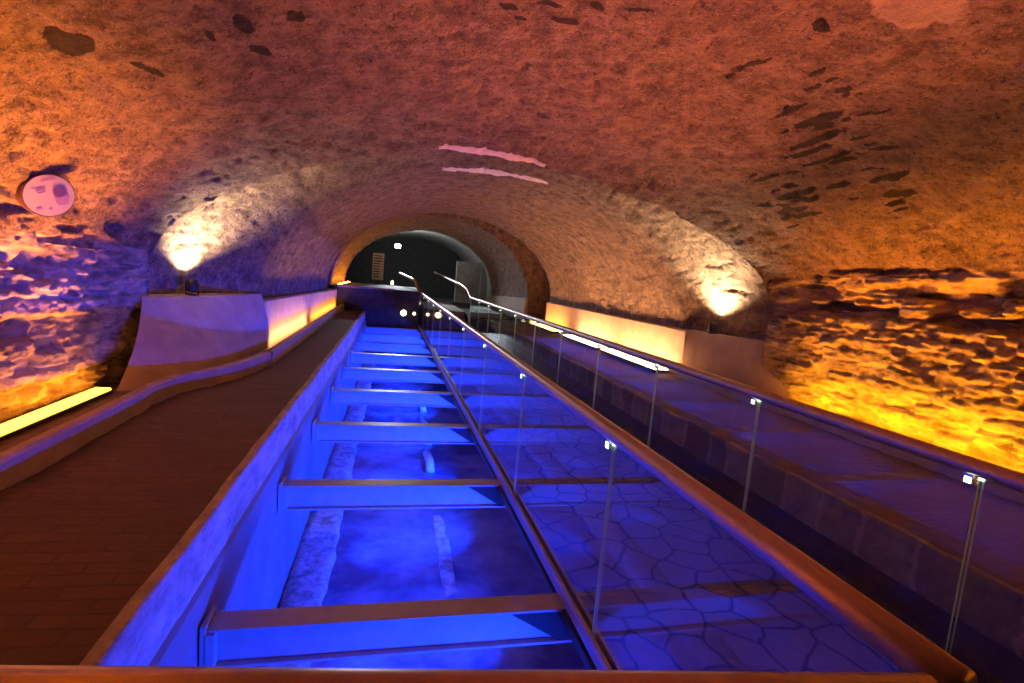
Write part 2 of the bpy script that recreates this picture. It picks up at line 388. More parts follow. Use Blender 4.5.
for st in STONES:
    p, q = [BASE[np.unravel_index(np.argmin(((BASE - np.array(e)) ** 2).sum(-1)), YY.shape)] for e in (st[:3], st[3:6])]
    r = st[6] * 1.12
    m = np.linalg.norm(BASE - (p + q) / 2, axis=-1) < np.linalg.norm(q - p) / 2 + 4 * r
    X_ = BASE[m]; u = np.clip(((X_ - p) @ (q - p)) / max(1e-6, (q - p) @ (q - p)), 0, 1)
    dd = np.linalg.norm(X_ - (p + u[:, None] * (q - p)), axis=-1) / (r * (1 - .45 * np.abs(2 * u - 1) ** 2) * _wob[m])
    STAIN[m] = np.maximum(STAIN[m], np.clip(1.6 - dd, 0, 1))

def patch(name, i0, i1, j0, j1, mats, split=None):
    sub = GRID[i0:i1 + 1, j0:j1 + 1].copy(); a, b = sub.shape[:2]
    idx = np.arange(a * b).reshape(a, b)
    q = np.stack([idx[:-1, :-1], idx[:-1, 1:], idx[1:, 1:], idx[1:, :-1]], -1).reshape(-1, 4)
    me = bpy.data.meshes.new(name)
    me.from_pydata(sub.reshape(-1, 3).tolist(), [], q.tolist())
    for m in mats: me.materials.append(m)
    me.polygons.foreach_set('use_smooth', np.ones(len(q), bool))
    at = me.attributes.new('bare_stone', 'FLOAT', 'POINT'); at.data.foreach_set('value', STAIN[i0:i1 + 1, j0:j1 + 1].reshape(-1).astype(np.float32))
    me.update()
    o = bpy.data.objects.new(name, me); link(o); o['kind'] = 'structure'
    return o
def yi(v): return int(np.argmin(np.abs(ys - v)))
jl, jr = NW + 6, NW + NA - 6
segs = [(-4.5, 5.415, 'the near end'), (5.415, 6.87, 'the flared arch'), (6.87, 13.315, 'the inner barrel'), (13.315, 14.815, 'the dark recess'), (14.815, 18.515, 'the last arch'), (18.515, 27.1, 'the far chamber')]
for a, b, nm in segs:
    i0, i1 = yi(a), yi(b)
    rough = a < 5
    mv = M['grey'] if a > 18 else M['vault']
    c = patch('ceiling', i0, i1, jl, jr, [mv]); tag(c, 'rough plastered stone vault over %s of the tunnel' % nm, 'ceiling')
    w = patch('wall_left', i0, i1, 0, jl, [M['rubble'] if rough else mv]); tag(w, 'left stone wall along %s of the tunnel' % nm, 'wall')
    w = patch('wall_right', i0, i1, jr, len(S) - 1, [M['rubble'] if rough else mv]); tag(w, 'right stone wall along %s of the tunnel' % nm, 'wall')

# pale strips painting the light that grazes the crowns of the two arches
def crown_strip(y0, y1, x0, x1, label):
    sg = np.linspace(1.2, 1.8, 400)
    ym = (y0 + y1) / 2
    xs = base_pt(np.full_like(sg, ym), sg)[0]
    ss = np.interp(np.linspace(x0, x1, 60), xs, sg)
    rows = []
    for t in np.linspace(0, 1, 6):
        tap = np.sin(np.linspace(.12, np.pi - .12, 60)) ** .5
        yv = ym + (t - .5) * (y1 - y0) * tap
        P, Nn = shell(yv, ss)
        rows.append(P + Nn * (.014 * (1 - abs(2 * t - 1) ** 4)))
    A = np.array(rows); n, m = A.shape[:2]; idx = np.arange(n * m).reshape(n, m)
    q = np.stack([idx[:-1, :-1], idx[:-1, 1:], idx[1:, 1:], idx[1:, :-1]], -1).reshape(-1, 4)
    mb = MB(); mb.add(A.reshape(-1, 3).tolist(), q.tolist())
    o = mb.build('trim_1', M['pale'], smooth=True); tag(o, label, 'painted highlight', kind='structure')
crown_strip(5.27, 5.39, .34, 1.42, 'pale strip painting the light along the lip of the nearer arch crown')
crown_strip(6.95, 7.27, .52, 1.95, 'pale strip painting the light inside the crown of the second arch')

# ------------------------------------------------------------------ trench, kerbs, terraces
def wiggle_face(path_x, y0, y1, z0, z1, amp, face, mat, name, label, cat='kerb', dy=.05, dz=.03, top_depth=.05, seed=0):
    """rough vertical face at x=path_x facing +x (face=1) or -x, with a rolled top edge running back by top_depth"""
    Y = np.arange(y0, y1 + 1e-6, dy)
    nz = max(3, int((z1 - z0) / dz))
    T = np.concatenate([np.linspace(0, 1, nz), 1 + np.linspace(0, 1, 5)[1:]])
    yy, tt = np.meshgrid(Y, T, indexing='ij')
    z = z0 + (z1 - z0) * np.clip(tt, 0, 1); x = path_x - face * np.clip(tt - 1, 0, 1) * top_depth
    b = fbm(yy * 3 + seed, z * 7, z * 0 + seed, 4); st = perlin(yy * 1.6 + seed, z * 3, z * 0 + 3.3 + seed)
    d = amp * (b + .8 * sst(-.1, .1, st) - .4)
    x = x + face * d * sst(0, .15, tt); z = z + .3 * amp * fbm(yy * 5, x * 5, x * 0 + seed, 3) * sst(.6, 1, tt)
    A = np.stack([x, yy, z], -1); n, m = A.shape[:2]; idx = np.arange(n * m).reshape(n, m)
    q = np.stack([idx[:-1, :-1], idx[:-1, 1:], idx[1:, 1:], idx[1:, :-1]], -1).reshape(-1, 4)
    mb = MB(); mb.add(A.reshape(-1, 3).tolist(), q.tolist())
    o = mb.build(name, mat, smooth=True); tag(o, label, cat, kind='structure'); return o

TX = -.73
wiggle_face(TX - .02, -1.5, 14.8, 0.13, .40, .010, 1, M['kerb'], 'trim_2', 'rough stone kerb on the left edge of the blue trench', seed=1)
mb = MB(); mb.b2((TX - .3, -1.5, -1.2), (TX - .03, 14.8, .15))
mb.add([(TX - .03, -1.5, .15), (TX - .03, 14.8, .15), (TX, 14.8, .13), (TX, -1.5, .13), (TX + .02, 14.8, -1.2), (TX + .02, -1.5, -1.2)], [(0, 1, 2, 3), (3, 2, 4, 5)])
tag(mb.build('trim_3', M['trench']), 'smooth rendered left side of the blue trench below the kerb', 'trench wall', kind='structure')

wiggle_face(2.70, -1.5, 14.8, .14, .40, .028, -1, M['block'], 'trim_4', 'row of rough stone blocks edging the terrace beyond the right glass balustrade', seed=5)
mb = MB(); mb.b2((2.715, -1.5, -.02), (2.78, 14.8, .16)); tag(mb.build('trim_4', M['dark']), 'dark footing under the row of stone blocks beyond the right balustrade', 'footing', kind='structure')
mb = MB(); mb.b2((2.52, -1.5, -1.2), (3.0, 14.8, -.02)); mb.b2((2.3, -1.5, -.14), (2.54, 14.8, -.03))
tag(mb.build('trim_5', M['dark']), 'dark ledge between the right balustrade and the right kerb', 'ledge', kind='structure')

def terrace(x0, x1, z0, z1, y0, y1, label, seed):
    X = np.linspace(x0, x1, 26); Y = np.arange(y0, y1 + .01, .05)
    yy, xx = np.meshgrid(Y, X, indexing='ij'); t = (xx - x0) / (x1 - x0)
    # ribs of laid brick running slightly skew
    z = z0 + (z1 - z0) * t + .014 * fbm(xx * 1.2 + yy * .4 + seed, yy * 2.8, xx * 0 + seed, 3) + .007 * perlin(xx * 2, yy * 9 + xx * 3, xx * 0 + seed) * np.sin(t * np.pi) ** .3
    A = np.stack([xx, yy, z], -1); n, m = A.shape[:2]; idx = np.arange(n * m).reshape(n, m)
    q = np.stack([idx[:-1, :-1], idx[:-1, 1:], idx[1:, 1:], idx[1:, :-1]], -1).reshape(-1, 4)
    mb = MB(); mb.add(A.reshape(-1, 3).tolist(), q.tolist())
    tag(mb.build('floor', M['terrace'], smooth=True), label, 'floor', kind='structure')
terrace(TX - .035, -2.4, .382, .42, -1.5, 14.8, 'brown brick terrace left of the trench', 2)
terrace(2.74, 4.6, .385, .42, -1.5, 14.8, 'brown brick terrace beyond the right balustrade', 6)

# plinths lining the foot of the flared arch and the inner barrel
PB_L = [(-2.12, 4.60), (-1.98, 4.75), (-1.80, 4.95), (-1.66, 5.15), (-1.57, 5.5), (-1.52, 5.9), (-1.50, 6.4), (-1.50, 6.9)]
PT_L = [(-2.20, 5.30), (-2.13, 5.40), (-2.05, 5.55), (-1.96, 5.75), (-1.87, 6.0), (-1.77, 6.3), (-1.66, 6.65), (-1.58, 6.9)]
def plinth(PB, PT, zt, back, label, zb=.36):
    mb = MB(); n = len(PB); K = 10
    vs = []; fs = []
    for i in range(n):
        for k in range(K + 1):
            t = k / K; bul = .05 * math.sin(t * math.pi)
            vs.append((PB[i][0] + (PT[i][0] - PB[i][0]) * t + back * -bul, PB[i][1] + (PT[i][1] - PB[i][1]) * t, zb + (zt - zb) * t))
        vs.append((PT[i][0] + back * .05, PT[i][1] + .03, zt + .012))
        vs.append((PT[i][0] + back * .75, PT[i][1] + .25, zt + .012))
    w = K + 3
    for i in range(n - 1):
        for k in range(w - 1): fs.append((i * w + k, (i + 1) * w + k, (i + 1) * w + k + 1, i * w + k + 1))
    mb.add(vs, fs)
    tag(mb.build('trim_6', M['plaster'], smooth=False), label, 'plinth', kind='structure')
plinth(PB_L, PT_L, 1.13, -1, 'smooth plastered plinth under the left wall spotlight')
PB_R = [(4.46, 4.95), (4.42, 5.1), (4.36, 5.3), (4.30, 5.6), (4.22, 6.0), (4.14, 6.4), (4.06, 6.62)]
PT_R = [(4.46, 5.35), (4.42, 5.45), (4.37, 5.6), (4.31, 5.85), (4.24, 6.15), (4.16, 6.45), (4.08, 6.64)]
plinth(PB_R, PT_R, 1.06, 1, 'smooth plastered plinth under the right wall spotlight')
# skirting of the inner barrel
def skirting(x0, x1, y0, y1, z0, z1a, z1b, side, label):
    mb = MB(); n = 24; vs = []; fs = []
    for i in range(n + 1):
        t = i / n; y = y0 + (y1 - y0) * t; x = x0 + (x1 - x0) * t; zt = z1a + (z1b - z1a) * t
        vs += [(x, y, z0), (x, y, zt - .02), (x + side * .02, y, zt), (x + side * .3, y, zt + .01)]
    for i in range(n):
        for k in range(3): fs.append((i * 4 + k, i * 4 + 4 + k, i * 4 + 5 + k, i * 4 + 1 + k))
    fs.append((0, 1, 2, 3)); mb.add(vs, fs)
    tag(mb.build('trim_7', M['plaster']), label, 'skirting', kind='structure')
skirting(-1.54, -1.50, 6.9, 18.45, .36, 1.06, .86, -1, 'plastered skirting low on the left side of the inner barrel')
skirting(4.03, 3.92, 6.64, 13.3, .36, 1.06, 1.06, 1, 'plastered skirting low on the right side of the inner barrel')
skirting(3.72, 3.34, 14.83, 18.5, .36, 1.06, .95, 1, 'plastered skirting at the right foot of the last arch')

# low kerb that hides the left trough lights: follows the wall and bends round the plinth
KX = [(-1.72, -1.5), (-1.72, 3.6), (-1.74, 4.3), (-1.68, 4.75), (-1.52, 5.15), (-1.40, 5.6), (-1.33, 6.2), (-1.31, 6.9), (-1.32, 14.7)]
def smooth_path(P, n=8):
    P = [Vector((*p, 0)) for p in P]; out = []
    for i in range(len(P) - 1):
        p0 = P[max(i - 1, 0)]; p1 = P[i]; p2 = P[i + 1]; p3 = P[min(i + 2, len(P) - 1)]
        if (p2 - p1).length > 3:
            out += [p1.lerp(p2, k / n) for k in range(n)]; continue
        for k in range(n):
            t = k / n
            out.append(.5 * ((2 * p1) + (p2 - p0) * t + (2 * p0 - 5 * p1 + 4 * p2 - p3) * t * t + (3 * p1 - p0 - 3 * p2 + p3) * t ** 3))
    return out + [P[-1]]
kp = [Vector((p.x, p.y, .45)) for p in smooth_path(KX)]
mb = MB(); mb.sweep(kp, [(-.05, -.06), (.02, -.06), (.02, .085), (.0, .10), (-.05, .10)])
tag(mb.build('trim_8', M['plaster']), 'low plastered kerb curving along the foot of the left wall', 'kerb', kind='structure')
kr = [Vector((x, y, .45)) for x, y in ((4.02, -1.5), (4.02, 4.6), (3.95, 5.2), (3.90, 6.0), (3.88, 6.5))]
mb = MB(); mb.sweep(kr, [(-.02, -.06), (.05, -.06), (.05, .05), (0, .05), (-.02, .035)])
tag(mb.build('trim_9', M['plaster']), 'low plastered kerb along the foot of the right wall', 'kerb', kind='structure')

# trench bed, water, deposits
mb = MB(); mb.b2((-.9, -1.5, -1.25), (2.6, 14.9, -1.06)); tag(mb.build('floor', M['trench']), 'bed of the trench under the shallow water', 'floor', kind='structure')
X = np.linspace(-.72, 2.54, 40); Y = np.linspace(-1.5, 14.8, 200)
yy, xx = np.meshgrid(Y, X, indexing='ij'); A = np.stack([xx, yy, -1.0 + .002 * fbm(xx * 3, yy * 3, xx * 0)], -1)
idx = np.arange(A.shape[0] * A.shape[1]).reshape(A.shape[:2]); q = np.stack([idx[:-1, :-1], idx[:-1, 1:], idx[1:, 1:], idx[1:, :-1]], -1).reshape(-1, 4)
mb = MB(); mb.add(A.reshape(-1, 3).tolist(), q.tolist())
tag(mb.build('water', M['water'], smooth=True), 'shallow blue-lit water lying in the trench under the beams', 'water', kind='stuff')
def deposit(x0f, x1f, y0, y1, h, label, seed, thr=-9):
    Y = np.arange(y0, y1, .06); T = np.linspace(0, 1, 12); yy, tt = np.meshgrid(Y, T, indexing='ij')
    a = np.array([x0f(v) for v in Y])[:, None]; b = np.array([x1f(v) for v in Y])[:, None]
    xx = a + (b - a) * tt + .05 * fbm(yy * 3 + seed, tt * 2, tt * 0 + seed, 3) * sst(0, .3, tt)
    zz = -1.06 + (.06 + h) * np.sqrt(np.clip(1 - (2 * np.abs(tt - .5)) ** 4, 0, 1)) + .03 * fbm(xx * 6, yy * 6, xx * 0 + seed, 3) - np.where(perlin(yy * 1.1, tt * 1.2, tt * 0 + seed) < thr, .06, 0)
    A = np.stack([xx, yy, zz], -1); n, m = A.shape[:2]; idx = np.arange(n * m).reshape(n, m)
    q = np.stack([idx[:-1, :-1], idx[:-1, 1:], idx[1:, 1:], idx[1:, :-1]], -1).reshape(-1, 4)
    mb = MB(); mb.add(A.reshape(-1, 3).tolist(), q.tolist())
    tag(mb.build('lime_deposit', M['bed'], smooth=True), label, 'deposit', kind='stuff')
deposit(lambda y: -.74, lambda y: -.37, -1, 14.7, .05, 'pale crusty deposit along the left foot of the trench', 1)
deposit(lambda y: .50, lambda y: .66, 3.9, 6.1, .012, 'broken pale crust in the water between the second and fourth beams', 9, -.12)
t = thing('water_pipe', 'pale broken pipe lying in the water further along the trench', 'pipe', (.62, 8, -1.0))
for a, b, dx in ((-1.45, -.75, -.04), (-.35, 1.15, 0.0), (1.5, 3.1, .02)):
    MB().tube([(dx, a, .02), (dx + .01, (a + b) / 2, .035), (dx - .01, b, .02)], .055, 12).build('pipe_length', M['pipe'], t, smooth=True)

# ------------------------------------------------------------------ steel beams across the trench
BY = [2.32 + 1.525 * i for i in range(9)]
BLAB = ['nearest and largest steel beam across the trench, just above the bottom handrail', 'second steel beam across the trench counted from the bottom handrail',
        'third steel beam across the blue trench counted from the bottom handrail', 'fourth steel beam across the blue trench counted from the bottom handrail',
        'fifth steel beam across the blue trench, middle one of the nine', 'sixth steel beam, fourth from the dark end wall of the trench',
        'seventh steel beam, third from the dark end wall of the trench', 'eighth steel beam, next to last before the dark end wall',
        'last and smallest steel beam, against the dark end wall of the trench']
BH, BW, BX1 = .20, .13, 2.29
def make_beam():
    r = thing('steel_beam', BLAB[0], 'beam', (0, BY[0], 0), 'steel beams across the trench')
    x0 = TX + .035
    MB().b2((x0, -BW / 2, -.030), (BX1, BW / 2, -.016)).build('top_flange', M['steel'], r, bevel=.003)
    MB().b2((x0, -BW / 2, -BH), (BX1, BW / 2, -BH + .014)).build('bottom_flange', M['steel'], r, bevel=.003)
    MB().b2((x0, -.035, -BH + .014), (BX1, .035, -.030)).build('web', M['steel'], r)
    MB().b2((TX + .012, -BW / 2 - .012, -BH - .02), (x0, BW / 2 + .012, .004)).build('end_plate', M['steel'], r, bevel=.003)
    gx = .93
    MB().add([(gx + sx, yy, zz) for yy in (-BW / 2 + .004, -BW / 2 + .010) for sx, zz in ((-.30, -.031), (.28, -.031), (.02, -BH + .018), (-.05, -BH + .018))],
             [(0, 1, 2, 3), (4, 7, 6, 5), (0, 4, 5, 1), (1, 5, 6, 2), (2, 6, 7, 3), (3, 7, 4, 0)]).build('shade_triangle', M['beam_shade'], r)  # near-black triangle standing for the shade on the beam under the rail
    for yy in (-.05,):
        MB().b2((x0, yy - .03, -BH + .014), (x0 + .035, yy + .02, -.03)).build('stiffener', M['steel'], r)
    return r
proto = make_beam()
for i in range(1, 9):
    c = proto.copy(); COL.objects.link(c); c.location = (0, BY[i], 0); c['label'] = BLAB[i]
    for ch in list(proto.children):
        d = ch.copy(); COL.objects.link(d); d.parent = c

# ------------------------------------------------------------------ walkway
lx = lambda y: .945 - .014 * (y - 1.0) if y > 1 else .945
rx = lambda y: 2.385 - .018 * (y - 1.0) if y > 1 else 2.385
def rib_prism(mb, ya, yb, a0, a1, z0, z1, m=0):
    """slab between x=a0(y) and a1(y)"""
    vs = []
    for y in (ya, yb):
        vs += [(a0(y), y, z0), (a1(y), y, z0), (a1(y), y, z1), (a0(y), y, z1)]
    return mb.add(vs, [(0, 1, 2, 3), (4, 7, 6, 5), (0, 4, 5, 1), (1, 5, 6, 2), (2, 6, 7, 3), (3, 7, 4, 0)], m)
wk = thing('glass_walkway', 'footway of crazed glass panels between the two long glass balustrades', 'walkway', (1.65, .7, 0))
def wpart(mb, name, mat, **kw):
    o = mb.build(name, mat, **kw); o.parent = wk; o.matrix_parent_inverse = Matrix.Translation((-1.65, -.7, 0)); return o
edges = [.72, BY[0]] + BY[1:] + [15.1]
for a, b in zip(edges[:-1], edges[1:]):
    wpart(rib_prism(MB(), a + .004, b - .004, lambda y: lx(y) + .03, lambda y: rx(y) - .03, -.014, 0.0), 'floor_panel', M['floor'])
    hw = BW / 2 + .003
    wpart(rib_prism(MB(), a + (hw if a > 1 else 0), b - hw, lambda y: lx(y) - .045, lambda y: lx(y) + .03, -.06, -.016), 'edge_girder', M['black'])
    wpart(rib_prism(MB(), a + (hw if a > 1 else 0), b - hw, lambda y: rx(y) - .09, lambda y: rx(y) - .02, -.175, -.016), 'edge_girder', M['black'])
# steps up to the far chamber
for i in range(3):
    wpart(rib_prism(MB(), 15.1 + i * .33, 15.1 + (i + 1) * .33 if i < 2 else 20.5, lambda y: lx(15) + .03, lambda y: rx(15) - .03, -.2, .16 * (i + 1)), 'step', M['grey'])

HZ = .955
def balustrade(fx, y_first, pitch, y_end, label, loc, tail, side, z_adj=0):
    r = thing('glass_balustrade', label, 'balustrade', loc)
    inv = Matrix.Translation((-loc[0], -loc[1], -loc[2]))
    def part(mb, name, mats, par=None, **kw):
        o = mb.build(name, mats, **kw)
        if par is None: o.parent = r; o.matrix_parent_inverse = inv
        else:
            o.parent = par
            o.matrix_parent_inverse = Matrix.Identity(4)
        return o
    yj = [y_first + pitch * i for i in range(-1, 30) if y_first + pitch * i < y_end - .3]
    bounds = [.62] + [y for y in yj if y > .75] + [y_end]
    for a, b in zip(bounds[:-1], bounds[1:]):
        mb = MB(); t = .006; g = .008
        A, B = a + g, b - g
        v = []
        for y in (A, B):
            v += [(fx(y) - t, y, .03), (fx(y) + t, y, .03), (fx(y) + t, y, HZ - .03), (fx(y) - t, y, HZ - .03)]
        mb.add(v, [(0, 3, 7, 4), (1, 5, 6, 2)], 0)
        mb.add(v, [(0, 1, 2, 3), (4, 7, 6, 5), (3, 2, 6, 7), (0, 4, 5, 1)], 1)
        part(mb, 'glass_panel', [M['glass'], M['edge']])
    prof = [(-.036, 0), (-.036, .045), (-.030, .062), (-.012, .062), (-.012, .02), (.012, .02), (.012, .062), (.030, .062), (.036, .045), (.036, 0)]
    part(MB().sweep([(fx(y), y, .003) for y in (.60, 1.0, 4, 8, y_end)], prof), 'base_rail', M['shoe'])
    pts = [(fx(y), y, HZ) for y in (.60, 1.0, 2.5, 5, 8, 11, y_end)] + tail
    part(MB().tube(pts, .036, 20, ry=.036), 'handrail', M['rail'], smooth=True)
    for y in bounds[1:-1]:
        x = fx(y)
        c = part(MB().b2((x - .014, y + .022, HZ - .075), (x + .014, y + .060, HZ - .02)), 'clamp', M['chrome'], bevel=.003)
        part(MB().b2((x - .0165, y + .028, HZ - .070), (x - .0143, y + .054, HZ - .045)), 'marker_light', M['marker'], c)
        part(MB().b2((x - .007, y - .008, HZ - .045), (x + .007, y + .008, HZ - .037)), 'marker_light', M['marker'], c)
    return r
balustrade(lx, 1.97, 1.49, 15.15, 'long glass balustrade with thick handrail between the footway and the open blue trench', (.94, .7, 0),
           [(.66, 15.5, 1.06), (.58, 15.95, 1.29), (.5, 16.4, 1.33), (.14, 20.0, 1.46)], -1)
balustrade(rx, 1.58, 1.32, 14.9, 'long glass balustrade on the right in front of the amber-lit wall', (2.38, .7, 0),
           [(2.07, 15.3, 1.17), (2.0, 16.2, 1.28), (1.95, 17.0, 1.32), (1.55, 22.0, 1.60)], 1)
# crosswise balustrade at the bottom of the picture, where the visitor stands
r = thing('front_balustrade', 'crosswise balustrade whose handrail runs along the very bottom edge', 'balustrade', (0, .7, 0))
dirv = Vector((1.40, -.175, 0))
def cw(t, z): p = Vector((-.47, .755, 0)) + dirv * t; return (p.x, p.y - .7, z)
MB().tube([cw(-.25, HZ), cw(.3, HZ), cw(.7, HZ), cw(.955, HZ)], .036, 18).build('handrail', M['rail'], r, smooth=True)
mb = MB(); a, b = Vector(cw(-.15, 0)), Vector(cw(.93, 0)); n = Vector((.124, .99, 0)) * .008
mb.add([a - n + Vector((0, 0, .03)), a + n + Vector((0, 0, .03)), b + n + Vector((0, 0, .03)), b - n + Vector((0, 0, .03)), a - n + Vector((0, 0, .93)), a + n + Vector((0, 0, .93)), b + n + Vector((0, 0, .93)), b - n + Vector((0, 0, .93))],
       [(0, 3, 7, 4), (1, 5, 6, 2), (0, 4, 5, 1), (3, 2, 6, 7), (4, 7, 6, 5), (0, 1, 2, 3)]); mb.mi = [0, 0, 1, 1, 1, 1]
mb.build('glass_panel', [M['glass'], M['edge']], r)
MB().sweep([cw(-.15, .003), cw(.93, .003)], [(-.034, 0), (-.034, .06), (.034, .06), (.034, 0)]).build('base_rail', M['shoe'], r)
mb = MB(); mb.b2((TX + .05, -1.5, -.12), (2.3, .70, 0.0)); tag(mb.build('floor', M['grey']), 'landing where the visitor stands behind the bottom handrail', 'floor', kind='structure')

# ------------------------------------------------------------------ lights in troughs
def trough(path, label, mat, w=.09, tilt=.35, side=-1):
    """a long lamp lying in the trough: housing and glowing diffuser"""
    drop = max(0, p0z - .42) if (p0z := path[0][2]) < .9 else 0
    p0 = Vector(path[0]); r = thing('trough_light', label, 'light', p0, 'linear uplights at the foot of the walls')
    P = [Vector(p) - p0 for p in path]
    MB().sweep(P, [(-w / 2, -drop), (w / 2, -drop), (w / 2, .018), (-w / 2, .018)]).build('housing', M['black'], r)
    MB().sweep([p + Vector((0, 0, .019)) for p in P], [(-w * .42, 0), (w * .42, 0), (w * .36, .014), (-w * .36, .014)]).build('diffuser', mat, r)
    return r
TZ = .425
trough([(-2.18, -.4, TZ), (-2.18, 4.6, TZ)], 'long amber trough light at the foot of the near left wall', M['led_o'], .14)
trough([(4.22, -.4, TZ), (4.22, 4.85, TZ)], 'long amber trough light at the foot of the near right wall', M['led_oR'])
trough([(-1.43, 7.2, TZ + .02), (-1.43, 10.0, TZ + .02)], 'warm white trough light on the left, nearer one inside the inner barrel', M['led_w'], .07)
trough([(-1.43, 10.5, TZ + .02), (-1.43, 14.5, TZ + .02)], 'orange trough light on the left, further one inside the inner barrel', M['led_wo'], .07)
trough([(3.79, 6.75, TZ + .02), (3.76, 8.7, TZ + .02)], 'warm white trough light on the right, nearest one inside the inner barrel', M['led_w'], .26)
trough([(3.76, 8.95, TZ + .02), (3.73, 10.8, TZ + .02)], 'warm white trough light on the right, middle one inside the inner barrel', M['led_w'], .26)
trough([(3.72, 11.6, TZ + .02), (3.69, 13.2, TZ + .02)], 'orange trough light on the right, furthest one inside the inner barrel', M['led_wo'], .26)

trough([(-1.5, 15.2, 1.022), (-1.5, 18.2, 1.022)], 'orange trough light on the platform at the left foot of the last arch', M['led_oo'], .09)

# spotlights on the plinths
def lamp(name, kind, loc, tgt, power, color, **kw):
    d = bpy.data.lights.new(name, kind); d.energy = power; d.color = color
    for k, v in kw.items(): setattr(d, k, v)
    o = bpy.data.objects.new(name, d); link(o); o.location = loc
    o.rotation_euler = (Vector(tgt) - Vector(loc)).to_track_quat('-Z', 'Y').to_euler(); return o
def uplight(loc, aim, label, power):
    r = thing('spotlight', label, 'spotlight', loc)
    q = (Vector(aim) - Vector(loc)).normalized(); rot = q.to_track_quat('Z', 'Y').to_matrix()
    c = Vector((0, 0, .10))
    MB().b2((-.05, -.04, 0), (.05, .04, .012)).build('base_plate', M['black'], r, bevel=.003)
    for s in (-1, 1): MB().b2((s * .055 - .004, -.015, .0), (s * .055 + .004, .015, .12)).build('bracket', M['black'], r)
    prof = [(.0, -.07), (.034, -.07), (.045, -.05), (.047, .055), (.042, .055), (.040, .045), (.0, .045)]
    vs = []; fs = []; sg = 20
    for i in range(sg):
        a = 2 * math.pi * i / sg
        for (rr, h) in prof: vs.append(c + rot @ Vector((rr * math.cos(a), rr * math.sin(a), h)))
    k = len(prof)
    for i in range(sg):
        for j in range(k - 1): fs.append((i * k + j, ((i + 1) % sg) * k + j, ((i + 1) % sg) * k + j + 1, i * k + j + 1))
    h = MB().add(vs, fs).build('housing', M['black'], r, smooth=True)
    MB().add([c + rot @ Vector((.039 * math.cos(2 * math.pi * i / sg), .039 * math.sin(2 * math.pi * i / sg), .047)) for i in range(sg)], [tuple(range(sg))]).build('lens', M['spot'], h)
    p = Vector(loc) + c + q * .065
    lamp('spotlight_beam', 'SPOT', p, p + q, power, (1.0, .70, .38), spot_size=math.radians(125), spot_blend=1, shadow_soft_size=.02)
uplight((-1.98, 5.84, 1.142), (-1.90, 5.92, 2.4), 'small black spotlight on the left plinth shining up the wall', 330)
uplight((4.15, 6.2, 1.072), (4.12, 6.14, 2.4), 'small black spotlight on the right plinth shining up the rubble', 330)

# oval information sign on the left wall
def sign():
    cy, cz = 4.05, 1.85
    P, Nn = shell(np.array([4.05]), np.array([1.045]))
    r = thing('information_sign', 'oval information sign fixed to the orange plaster high on the left wall', 'sign', (-2.055, 3.75, 1.83))
    nrm = Vector((.80, -.55, -.22)).normalized()
    ux = Vector((.55, .80, 0)).normalized(); ux = (ux - nrm * ux.dot(nrm)).normalized(); uy = nrm.cross(ux).normalized()
    if uy.z < 0: uy = -uy
    ca, sa = math.cos(.42), math.sin(.42)
    ax, ay = ux * ca + uy * sa, uy * ca - ux * sa
    def disc(a, b, h0, h1, sg=40, off=(0, 0), sq=2.0):
        vs = []
        for h in (h0, h1):
            for i in range(sg):
                t = 2 * math.pi * i / sg
                cx_ = a * math.copysign(abs(math.cos(t)) ** (2 / sq), math.cos(t)) + off[0]; cy_ = b * math.copysign(abs(math.sin(t)) ** (2 / sq), math.sin(t)) + off[1]
                vs.append(ax * cx_ + ay * cy_ + nrm * h)
        fs = [tuple(range(sg)), tuple(range(sg, 2 * sg))] + [(i, (i + 1) % sg, sg + (i + 1) % sg, sg + i) for i in range(sg)]
        return MB().add(vs, fs)
    disc(.137, .128, -.06, .010).build('rim', M['rim'], r)
    disc(.130, .121, .004, .014).build('face', M['white'], r)
    disc(.036, .058, .0145, .017, off=(.052, -.012), sq=3.5).build('picture', M['violet'], r)
    disc(.030, .028, .0172, .019, off=(.053, .008), sq=3.0).build('picture', M['purple'], r)
    mb = MB()
    for i, (ox, oy, w) in enumerate(((-.035, .052, .026), (-.035, .040, .026), (-.035, .028, .022), (-.075, -.062, .018), (-.02, -.078, .010), (-.07, .06, .006), (.02, .098, .035), (.02, .09, .04))):
        disc(w, .0036 if i != 3 else .008, .0145, .016, 12, (ox, oy), 4).build('lettering', M['violet'], r)
    for k in (-.09, .09):
        MB().box(ax * k - nrm * .1, (.025, .025, .16), rot=nrm.to_track_quat('Z', 'Y').to_matrix()).build('fixing', M['rim'], r)
sign()

# ------------------------------------------------------------------ far end
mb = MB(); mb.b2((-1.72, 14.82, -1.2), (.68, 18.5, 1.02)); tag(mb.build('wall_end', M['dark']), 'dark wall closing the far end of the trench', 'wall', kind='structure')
mb = MB(); mb.b2((-1.5, 14.78, .985), (.0, 14.86, 1.04)); tag(mb.build('trim_10', M['trench']), 'pale coping along the top of the dark end wall', 'coping', kind='structure')
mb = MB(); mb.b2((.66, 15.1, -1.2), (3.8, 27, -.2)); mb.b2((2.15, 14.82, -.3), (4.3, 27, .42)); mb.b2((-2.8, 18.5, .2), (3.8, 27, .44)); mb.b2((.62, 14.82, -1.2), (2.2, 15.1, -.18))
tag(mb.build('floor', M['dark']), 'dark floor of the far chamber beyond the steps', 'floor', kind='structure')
mb = MB(); mb.b2((-3, 27, 0), (4, 27.2, 3.6)); tag(mb.build('wall_end', M['dark']), 'dark back wall of the far chamber', 'wall', kind='structure')
